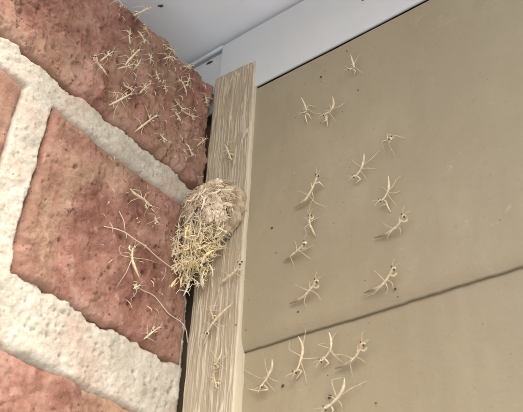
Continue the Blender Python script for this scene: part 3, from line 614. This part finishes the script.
def nymph(spec, i):
    s, body, head, legs, fores, dark, label = spec
    rnd = random.Random(900 + i)
    nrm = np.array(NORMAL[s]); ax, lv = LEVEL[s]
    body = [np.array(p) for p in body]; head = np.array(head)
    size = sum(np.linalg.norm(a - c) for a, c in zip(body[:-1], body[1:])) + np.linalg.norm(body[-1] - head)
    sc = max(0.72, min(1.1, size / 9.5))
    mb = MB()
    # trunk: abdomen tip -> neck in one tapering skin
    chain = body + [head]
    rad = np.array([0.07, 0.33, 0.41, 0.35, 0.25, 0.22, 0.19]) * sc * rnd.uniform(.88, 1.1)
    if dark == 1: tint = [rnd.uniform(.6, .95), rnd.uniform(.4, .75), rnd.uniform(.1, .3), 0.05, 0.05, 0.12]  # shade on the abdomen tip painted into the tint
    elif dark == 2: tint = [0.15, 0.08, 0.02, 0.0]
    else: tint = [0.0, 0.0, 0.0, 0.05]
    P, _ = resample(chain, 1.0, 5)
    R = np.interp(np.linspace(0, 1, len(P)), np.linspace(0, 1, len(rad)), rad)
    R *= 1 + 0.06 * np.sin(np.arange(len(P)) * 2.1)                       # faint segments
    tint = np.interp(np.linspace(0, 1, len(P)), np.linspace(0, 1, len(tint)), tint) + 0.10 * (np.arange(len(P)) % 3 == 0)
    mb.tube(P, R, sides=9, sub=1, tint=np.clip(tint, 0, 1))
    # head
    f = head - body[-1]; f /= np.linalg.norm(f) + 1e-9
    sd = np.cross(f, nrm)
    if np.linalg.norm(sd) < 0.2: sd = np.cross(f, np.array([0.2, 0.1, 1.0]))
    sd /= np.linalg.norm(sd); up = np.cross(sd, f)
    crown = 0.75 * up - 0.35 * f; crown /= np.linalg.norm(crown)
    fr = np.cross(crown, sd); 
    if fr.dot(f) < 0: fr = -fr
    hs = 0.74 * sc
    mb.ball(head, [sd * hs * 1.0, fr * hs * 0.55, crown * hs * 0.85], tint=0.04, shape=head_shape)
    # antennae
    for e in (-1, 1):
        a0 = head + fr * hs * .4 + crown * hs * .4 + sd * e * hs * .25
        a1 = a0 + (f * 1.0 + sd * e * 0.5 + up * 0.5) * sc * rnd.uniform(.9, 1.2)
        a2 = a1 + (f * 1.0 + sd * e * rnd.uniform(.2, .9) + up * rnd.uniform(-.5, .3)) * sc
        mb.tube([a0, a1, a2], [0.06, 0.05, 0.03], sides=5, sub=3)
    # walking legs
    def onto(p, h=0.08):
        p = np.array(p); p[ax] = lv + nrm[ax] * h; return p
    base = body[-2] if len(body) > 2 else body[-1]
    have = [np.array(l[0]) for l in legs]
    L = [[np.array(p) for p in l] for l in legs]
    allpos = [(-1, -0.35), (1, -0.35), (-1, 0.35), (1, 0.35)]
    sides_used = []
    bdir = body[-1] - body[0]; bdir = bdir - nrm * bdir.dot(nrm); bdir /= np.linalg.norm(bdir) + 1e-9
    lat = np.cross(bdir, nrm)
    for l in L:
        v = l[-1] - l[0]; v = v - nrm * v.dot(nrm)
        sides_used.append((1 if v.dot(lat) > 0 else -1, 1 if v.dot(bdir) > 0 else -1))
    for e, fb in ((-1, -1), (1, -1), (-1, 1), (1, 1)):
        if len(L) >= 4: break
        if (e, fb) in sides_used: continue
        r0 = base + bdir * fb * 0.5 * sc
        out = lat * e * rnd.uniform(.8, 1.1) + bdir * fb * rnd.uniform(.4, .9)
        knee = r0 + out * 1.6 * sc + nrm * rnd.uniform(.5, 1.1) * sc
        foot = onto(r0 + out * rnd.uniform(2.6, 3.4) * sc, 0.1)
        toe = onto(foot + out * 0.7 * sc, 0.07)
        L.append([r0, knee, foot, toe])
    for l in L:
        l = [base * 0.25 + l[0] * 0.75] + l[1:]
        P, _ = resample(l, 1.0, 3)
        # keep knees angular: blend the smooth curve with the straight polyline
        tt = np.linspace(0, len(l) - 1, len(P)); S = np.stack([np.interp(tt, range(len(l)), [q[k] for q in l]) for k in range(3)], 1)
        P = 0.4 * P + 0.6 * S
        mb.tube(P, np.array([0.15, 0.10, 0.085, 0.065, 0.04]) * (0.6 + 0.4 * sc), sides=6, sub=1, tint=[0.02, 0.1, 0.3, 0.05, 0.22, 0.05, 0.25])
    # folded grasping forelegs
    FL = [[np.array(p) for p in l] for l in fores]
    while len(FL) < 2:
        e = 1 if len(FL) == 0 else -1
        if len(FL) == 1: 
            v = FL[0][1] - FL[0][0]; e = -1 if v.dot(lat) > 0 else 1
        r0 = body[-1] - f * 0.2
        dn = -nrm if (body[-1][ax] - lv) * nrm[ax] > 1.2 else nrm * 0.2
        el = r0 + f * 0.5 * sc + sd * e * 0.75 * sc + dn * 0.7 * sc
        kn = el + f * 1.1 * sc + sd * e * 0.25 * sc - dn * 0.1
        ft = kn - f * 0.9 * sc + dn * 0.5 * sc
        FL.append([r0, el, kn, ft])
    for l in FL:
        tt = np.linspace(0, len(l) - 1, (len(l) - 1) * 3 + 1); S = np.stack([np.interp(tt, range(len(l)), [q[k] for q in l]) for k in range(3)], 1)
        mb.tube(S, np.array([0.14, 0.22, 0.24, 0.19, 0.15, 0.08]) * (0.6 + 0.4 * sc), sides=7, sub=1, tint=0.0)
    org = onto(base, 0.0)
    o = mb.build('mantis_nymph', M_NYMPH, None, origin=org)
    tag(o, label, 'insect', 'freshly hatched mantis nymphs')
    for e in (-1, 1):
        ey = link('eye', EYE, None, o)
        ey.location = Vector(head + sd * e * hs * 0.72 + crown * hs * 0.40 + fr * hs * 0.12 - org) * MM
        ey.scale = (sc * 0.9, sc * 0.9, sc * 1.15)
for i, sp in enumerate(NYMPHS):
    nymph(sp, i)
rnd = random.Random(2024)
taken = [(sp[1][-2][1], sp[1][-2][2]) for sp in NYMPHS if sp[0] == 'B']
spots = []
while len(spots) < 14:                     # more of the crowd, spread over the top brick
    y, z = rnd.uniform(-58, -5), rnd.uniform(173, 215)
    if min(math.hypot(y - a, z - c) for a, c in taken) > 4.6:
        spots.append((y, z)); taken.append((y, z))
spots.sort()
ORD = ['first', 'second', 'third', 'fourth', 'fifth', 'sixth', 'seventh', 'eighth', 'ninth', 'tenth', 'eleventh', 'twelfth', 'thirteenth', 'last']
for i, (y, z) in enumerate(spots):
    a = rnd.gauss(0.9, 1.0); ln = rnd.uniform(5.0, 8.0)
    d = np.array([0, math.cos(a), math.sin(a)]); p = np.array([0.9, y, z]); e = np.array([1.0, 0, 0])
    bd = [p - d * ln * .5 + e * rnd.uniform(.8, 3), p - d * ln * .2 + e * 1.8, p + d * ln * .15 + e * 1.8, p + d * ln * .35 + e * rnd.uniform(1.8, 2.6)]
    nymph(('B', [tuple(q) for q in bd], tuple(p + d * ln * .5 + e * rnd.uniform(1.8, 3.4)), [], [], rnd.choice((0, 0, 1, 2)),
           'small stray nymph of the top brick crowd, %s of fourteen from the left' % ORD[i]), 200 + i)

# ------------------------------------------------------------------ silk threads and dirt
for pts, rad, label in THREADS:
    b = MB(); b.tube(pts, [rad * .7, rad, rad * 1.1, rad, rad * .8], sides=7, sub=6)
    tag(b.build('silk_thread', M_SILK, None, origin=pts[0]), label, 'thread')
b = MB(); rnd = random.Random(5)
b.ball((-5.6, -28.9, 246.3), [(.9, .3, 0), (-.2, .6, 0), (0, 0, .25)], nu=8, nv=5)
b.ball((-6.4, -29.6, 246.3), [(.5, -.2, 0), (.1, .3, 0), (0, 0, .2)], nu=8, nv=5)
for s, p, r in SPECKS:
    nv = np.array({'S': (0, -1, 0), 'L': (0, -1, 0), 'T': (0, -1, 0), 'F': (0, -1, 0)}[s]); 
    b.ball(np.array(p) + nv * r * .25, [(r, 0, 0), (0, r * .6, 0), (0, r * .2, r * rnd.uniform(.6, 1.1))], nu=8, nv=5)
for k in range(90):                       # fine grit on the siding
    x, z = rnd.uniform(24, 118), rnd.uniform(66, 207); r = rnd.uniform(.06, .16)
    y = 0.0 if z > 107 else (2.4 if z < 100 else None)
    if y is None: continue
    b.ball((x, y - r * .2, z), [(r, 0, 0), (0, r * .6, 0), (0, 0, r)], nu=6, nv=4)
tag(b.build('dirt_specks', M_DIRT), 'tiny dark specks of dirt on the siding', 'dirt', kind='stuff')

# ------------------------------------------------------------------ egg case
OC = np.array([9.5, -4.5, 152.5])
OB = np.array([9.5, -2.2, 151.5])
ooth = empty('egg_case', OB)
tag(ooth, 'tan frothy mantis egg case stuck over the corner of brick and trim', 'egg case')
def foam():
    bm = bmesh.new(); bmesh.ops.create_icosphere(bm, subdivisions=6, radius=1.0)
    D = np.array([v.co[:] for v in bm.verts]); F = [[v.index for v in f.verts] for f in bm.faces]; bm.free()
    u, v = D[:, 0] * 3, D[:, 2] * 3; k = D[:, 1] * 3
    R = 1 + 0.20 * fbm(u * .6 + 3, v * .6 + k * .3, 81, 3) + 0.16 * fbm(u * 1.6, v * 1.6 + k, 82, 4)
    # layered frothy laminae sweeping round the cap
    lam = np.sin(19 * (D[:, 2] * 0.7 + 0.5 * np.abs(D[:, 0] + 0.2)) + 7 * fbm(u * .8, v * .8, 83, 3))
    R += 0.045 * np.maximum(lam, -0.4) * sstep(-0.6, 0.2, D[:, 2]) + 0.10 * fbm(u * 4.5, v * 4.5 + k, 84, 4)
    wide = np.where(D[:, 2] > 0, 12.6, 12.6)
    P = D * R[:, None] * np.array([11.6, 7.0, 10.8])
    pale = sstep(0.75, 0.15, np.hypot((D[:, 0] - 0.28) / 0.75, (D[:, 2] + 0.15) / 1.1)) * (D[:, 1] < 0)
    # emergence holes
    for hx, hz, hr, hd in ((1.2, -3.4, 1.5, 6.0), (8.6, -4.6, .9, 3.0), (-6.5, -0.5, 1.8, 2.5), (-0.6, -7.2, 1.8, 5.0), (-2.5, -7.5, 1.4, 4.0), (6.2, -10.4, 1.1, 3.0), (8.0, 4.8, .8, 1.6), (-8.2, 2.5, 1.5, 3.0), (4.2, 0.5, .6, 1.6)):
        dd = ((P[:, 0] - hx) ** 2 + (P[:, 2] - hz) ** 2) / hr ** 2
        P[:, 1] += np.where(D[:, 1] < 0.1, hd * np.exp(-dd ** 1.8), 0)
    P = P + (OC - OB)
    me = mesh_from('foam', P, F); set_attr(me, 'tint', np.clip(pale * 0.95 + 0.45 * fbm(u * 2.2, v * 2.2, 85, 4), 0, 1))
    return link('foam', me, M_FOAM, ooth)
foam()
def froth(c, rad, seed):
    bm = bmesh.new(); bmesh.ops.create_icosphere(bm, subdivisions=5, radius=1.0)
    D = np.array([v.co[:] for v in bm.verts]); F = [[v.index for v in f.verts] for f in bm.faces]; bm.free()
    u, v, k = D[:, 0] * 2, D[:, 2] * 2, D[:, 1] * 2
    R = 1 + 0.42 * fbm(u + 1.7, v + k, seed, 3) + 0.26 * fbm(u * 2.6 + k, v * 1.8 - k, seed + 5, 4) + 0.12 * fbm(u * 7 + k, v * 5, seed + 9, 3)
    P = D * R[:, None] * np.array(rad)
    me = mesh_from('froth', P + OC - OB + np.array(c), F)
    set_attr(me, 'tint', np.clip(0.55 + 0.9 * fbm(u * 2.2, v * 2.2 + k, seed + 3, 4), 0, 1))
    return link('froth', me, M_FOAM, ooth)
for i, (c, rad) in enumerate([((0.5, -6.0, 4.2), (2.8, 2.0, 3.0)), ((3.6, -6.6, 1.2), (2.6, 1.9, 3.6)), ((6.8, -5.8, -2.0), (2.6, 1.9, 3.4)), ((4.6, -5.6, 6.2), (3.2, 1.8, 2.2)),
                              ((4.6, -6.4, -5.2), (1.9, 1.7, 3.4)), ((8.0, -4.6, -7.0), (2.2, 1.8, 2.8)), ((-3.4, -5.4, 1.0), (2.0, 1.6, 3.6)), ((9.2, -4.0, 2.8), (2.4, 1.6, 2.4))]):
    froth(c, rad, 300 + 20 * i)
HOLES = ((1.2, -3.4, 1.3), (8.6, -4.6, .8), (-0.6, -7.2, 1.4))
def fibres():
    b = MB(); rnd = random.Random(77)
    def cap(x, z, k=1.0):
        return -7.7 * k * math.sqrt(max(0.04, 1 - (x / 13.4) ** 2 - (z / 12.8) ** 2))
    def strand(x, z, ang, ln, curl, rad, tint, flat, lift=1.02, n=7):
        pts = []
        for j in range(n):
            if (x / 12.9) ** 2 + (z / 12.3) ** 2 > 1: break
            if any((x - hx) ** 2 + (z - hz) ** 2 < hr * hr for hx, hz, hr in HOLES): break
            k = lift + 0.05 * rnd.random() + (0.2 * rnd.random() if j == n - 1 else 0)
            pts.append((x, cap(x, z, k), z))
            x += math.cos(ang) * ln / (n - 1); z += math.sin(ang) * ln / (n - 1); ang += curl + rnd.gauss(0, .14)
        if len(pts) < 3: return
        b.tube(np.array(pts) + OC - OB, [rad * .3, rad, rad * .9, rad, rad * .25], sides=6, sub=3, tint=tint, flat=flat)
    def tone(x, z):                            # cream down the middle, brown flanks
        return min(1, max(0, 0.95 - 0.11 * abs(x - 2.5) + rnd.gauss(0, .22) - (0.25 if z > 7 else 0)))
    for k in range(150):                      # torn papery ribbons fanning down from the crest
        x0, z0 = rnd.gauss(1.0, 4.6), rnd.uniform(-1, 10.5)
        if (x0 / 12) ** 2 + (z0 / 11.5) ** 2 > 1: continue
        ang = -1.57 + 0.07 * x0 + rnd.gauss(0, .55)
        strand(x0, z0, ang, rnd.uniform(4, 11), rnd.gauss(0.03, .2), rnd.uniform(.3, .85), tone(x0, z0), .22)
    for k in range(260):                      # finer hairs over and between them
        x0, z0 = rnd.gauss(1.5, 5.8), rnd.uniform(-7, 10.5)
        if (x0 / 12.6) ** 2 + (z0 / 11.5) ** 2 > 1: continue
        ang = -1.57 + 0.08 * x0 + rnd.gauss(0, .9)
        strand(x0, z0, ang, rnd.uniform(2.5, 8), rnd.gauss(0, .28), rnd.uniform(.08, .2), tone(x0, z0), 1.0, 1.06)
    for k in range(150):                      # frayed fibres over the froth and the lower right flank
        x0, z0 = rnd.uniform(0, 12), rnd.uniform(-11, 5)
        strand(x0, z0, -1.57 + rnd.gauss(0, .8), rnd.uniform(3, 8), rnd.gauss(0, .25), rnd.choice((.1, .14, .2, .45)), min(1, max(0, rnd.gauss(.75, .25))), rnd.uniform(.3, 1), 1.2 if x0 < 8 else 1.08)
    for k in range(40):                       # brown strands sweeping round the right shoulder
        a = rnd.uniform(.15, 1.3); r = rnd.uniform(.72, 1.0)
        strand(12.6 * r * math.cos(a), 11.4 * r * math.sin(a), a - 1.57 + rnd.gauss(0, .15), rnd.uniform(5, 11), -.16, rnd.uniform(.09, .24), rnd.uniform(.05, .5), .6, 1.05)
    for k in range(40):                       # frayed hairs standing off the rim
        a = rnd.uniform(-.4, math.pi + .5); x, z = 12.2 * math.cos(a), 11 * math.sin(a)
        t_ = rnd.uniform(-.9, .9); ln = rnd.uniform(1.5, 4.5)
        pts = [(x * .9, -3, z * .9), (x, -3 - rnd.random() * 2, z), (x + math.cos(a + t_) * ln * .6, -2.5, z + math.sin(a + t_) * ln * .6)]
        b.tube(np.array(pts) + OC - OB, [.14, .10, .04], sides=5, sub=4, tint=rnd.uniform(0, .6))
    o = b.build('fibres', M_FIBRE, ooth); o['kind'] = 'stuff'
fibres()

# hatchlings and their cast skins still hanging in a clump from the egg case
def hatch_body(b, p, d, ln, rnd, legs=4, head=True, skinny=1.0):
    d = d / np.linalg.norm(d); q = np.cross(d, np.array([rnd.uniform(-1, 1), rnd.uniform(-1, 1), rnd.uniform(-1, 1)])); q /= np.linalg.norm(q) + 1e-9
    c = rnd.uniform(-.45, .45)
    pts = [p, p + d * ln * .33 + q * c * ln * .4, p + d * ln * .66 + q * c * ln * .5, p + d * ln]
    r = rnd.uniform(.36, .58) * skinny
    tn = min(1, max(0, rnd.gauss(.5, .35)))
    b.tube(pts, [.08, r, r * .95, r * .6, r * .25], sides=7, sub=4, tint=tn, flat=rnd.uniform(.45, 1) if not head else 1)
    e = p + d * ln
    if head: b.ball(e, [q * .58, d * .42, np.cross(d, q) * .42], tint=tn, nu=8, nv=5)
    for k in range(legs):
        a = rnd.uniform(0, 6.28); v = np.cross(d, q); o = q * math.cos(a) + v * math.sin(a)
        s0 = p + d * ln * rnd.uniform(.3, .75)
        kn = s0 + o * rnd.uniform(.8, 2.0) + d * rnd.uniform(-.8, .8)
        ft = kn + d * rnd.uniform(-2.4, 2.2) + o * rnd.uniform(-.2, 1.2)
        b.tube([s0, kn, ft], [.15, .12, .06], sides=5, sub=2, tint=tn)
CL = np.array([5.6, -7.0, 138.5])
b = MB(); rnd = random.Random(31)
for k in range(190):
    v = np.array([rnd.gauss(0, 1), rnd.gauss(0, 1), rnd.gauss(0, 1)]); v /= np.linalg.norm(v); v *= rnd.random() ** .35
    taper = 1.0 - 0.42 * max(0, -v[2])
    p = CL + v * np.array([9.8 * taper, 5.6, 13.5])
    if p[2] > 146 and rnd.random() < .55: continue
    d = np.array([v[0] * .8 + rnd.uniform(-.8, .8), v[1] * .6 + rnd.uniform(-.8, .3), -1.0 + rnd.uniform(-.3, 1.3)])
    hatch_body(b, p - d / np.linalg.norm(d) * 2, d, rnd.uniform(3.5, 7.0), rnd, legs=rnd.choice((2, 3, 4, 5)), head=False, skinny=rnd.choice((.4, .6, .8, 1.05)))
for k in range(70):                       # long loose strands trailing from the case through the clump
    x, y, z = 5.6 + rnd.gauss(0, 4.5), -7.5 - rnd.uniform(0, 4.5), rnd.uniform(139, 151)
    ln = rnd.uniform(7, 15); pts = []; dx, dy = rnd.gauss(0, .18), rnd.gauss(0, .1)
    for j in range(6):
        pts.append((x, y, z)); x += (dx + rnd.gauss(0, .12)) * ln / 5; y += dy * ln / 5; z -= ln / 5 * rnd.uniform(.7, 1.1)
    r = rnd.choice((.09, .12, .16, .3))
    b.tube(pts, [r * .5, r, r, r * .8, r * .3], sides=6, sub=3, tint=rnd.uniform(.3, 1), flat=rnd.uniform(.4, 1))
clump = b.build('hatchling_clump', M_HATCH, None, origin=CL)
tag(clump, 'tangled clump of pale yellow hatchlings spilling from the egg case', 'hatchlings', kind='stuff')

HANG = [((-3.5, -9, 149.5), (-.5, -.3, -1), 'pale hatchling poking out of the shaded left side of the egg case'),
        ((16.0, -9, 133.5), (-.75, -.2, -.9), 'pale hatchling curling off the lower right of the hanging clump'),
        ((2.0, -10, 127.5), (-.35, -.3, -1), 'lowest hatchling dangling from the bottom of the yellow clump'),
        ((-3.5, -9, 140.0), (-1, -.2, -.2), 'hatchling sticking out to the left of the clump toward the brick'),
        ((7.5, -13, 144), (.15, -.3, -1), 'hatchling hanging head down in front of the dark hole in the egg case'),
        ((16.0, -9.5, 142.0), (.8, -.1, -.7), 'hatchling leaning onto the trim board at right of the clump')]
for i, (p, d, label) in enumerate(HANG):
    b = MB(); rnd = random.Random(600 + i)
    hatch_body(b, np.array(p), np.array(d, float), 6.5, rnd, legs=6)
    tag(b.build('mantis_hatchling', M_HATCH, None, origin=p), label, 'insect', 'hatchlings on the egg case')

# cast skins: pale curled flakes caught on the rough brick
b = MB(); rnd = random.Random(88)
for k in range(130):
    if k < 95: y, z = -abs(rnd.gauss(0, 30)) - 1.5, rnd.uniform(171, 219)
    else: y, z = rnd.uniform(-45, -5), rnd.uniform(104, 155)
    if y < -62: continue
    a = rnd.gauss(-1.0, .7); ln = rnd.uniform(.8, 3.4); r = rnd.choice((.07, .09, .12, .2))
    dy, dz = math.cos(a) * ln, math.sin(a) * ln
    h = rnd.uniform(.5, 1.3)
    b.tube([(h, y, z), (h + rnd.uniform(.2, .9), y + dy * .5, z + dz * .5 + rnd.uniform(-.4, .4)), (h + rnd.uniform(-.3, .6), y + dy, z + dz)], [r * .4, r, r * .3], sides=5, sub=4)
tag(b.build('cast_skins', M_SILK), 'pale curled cast skins caught on the rough brick', 'skins', kind='stuff')
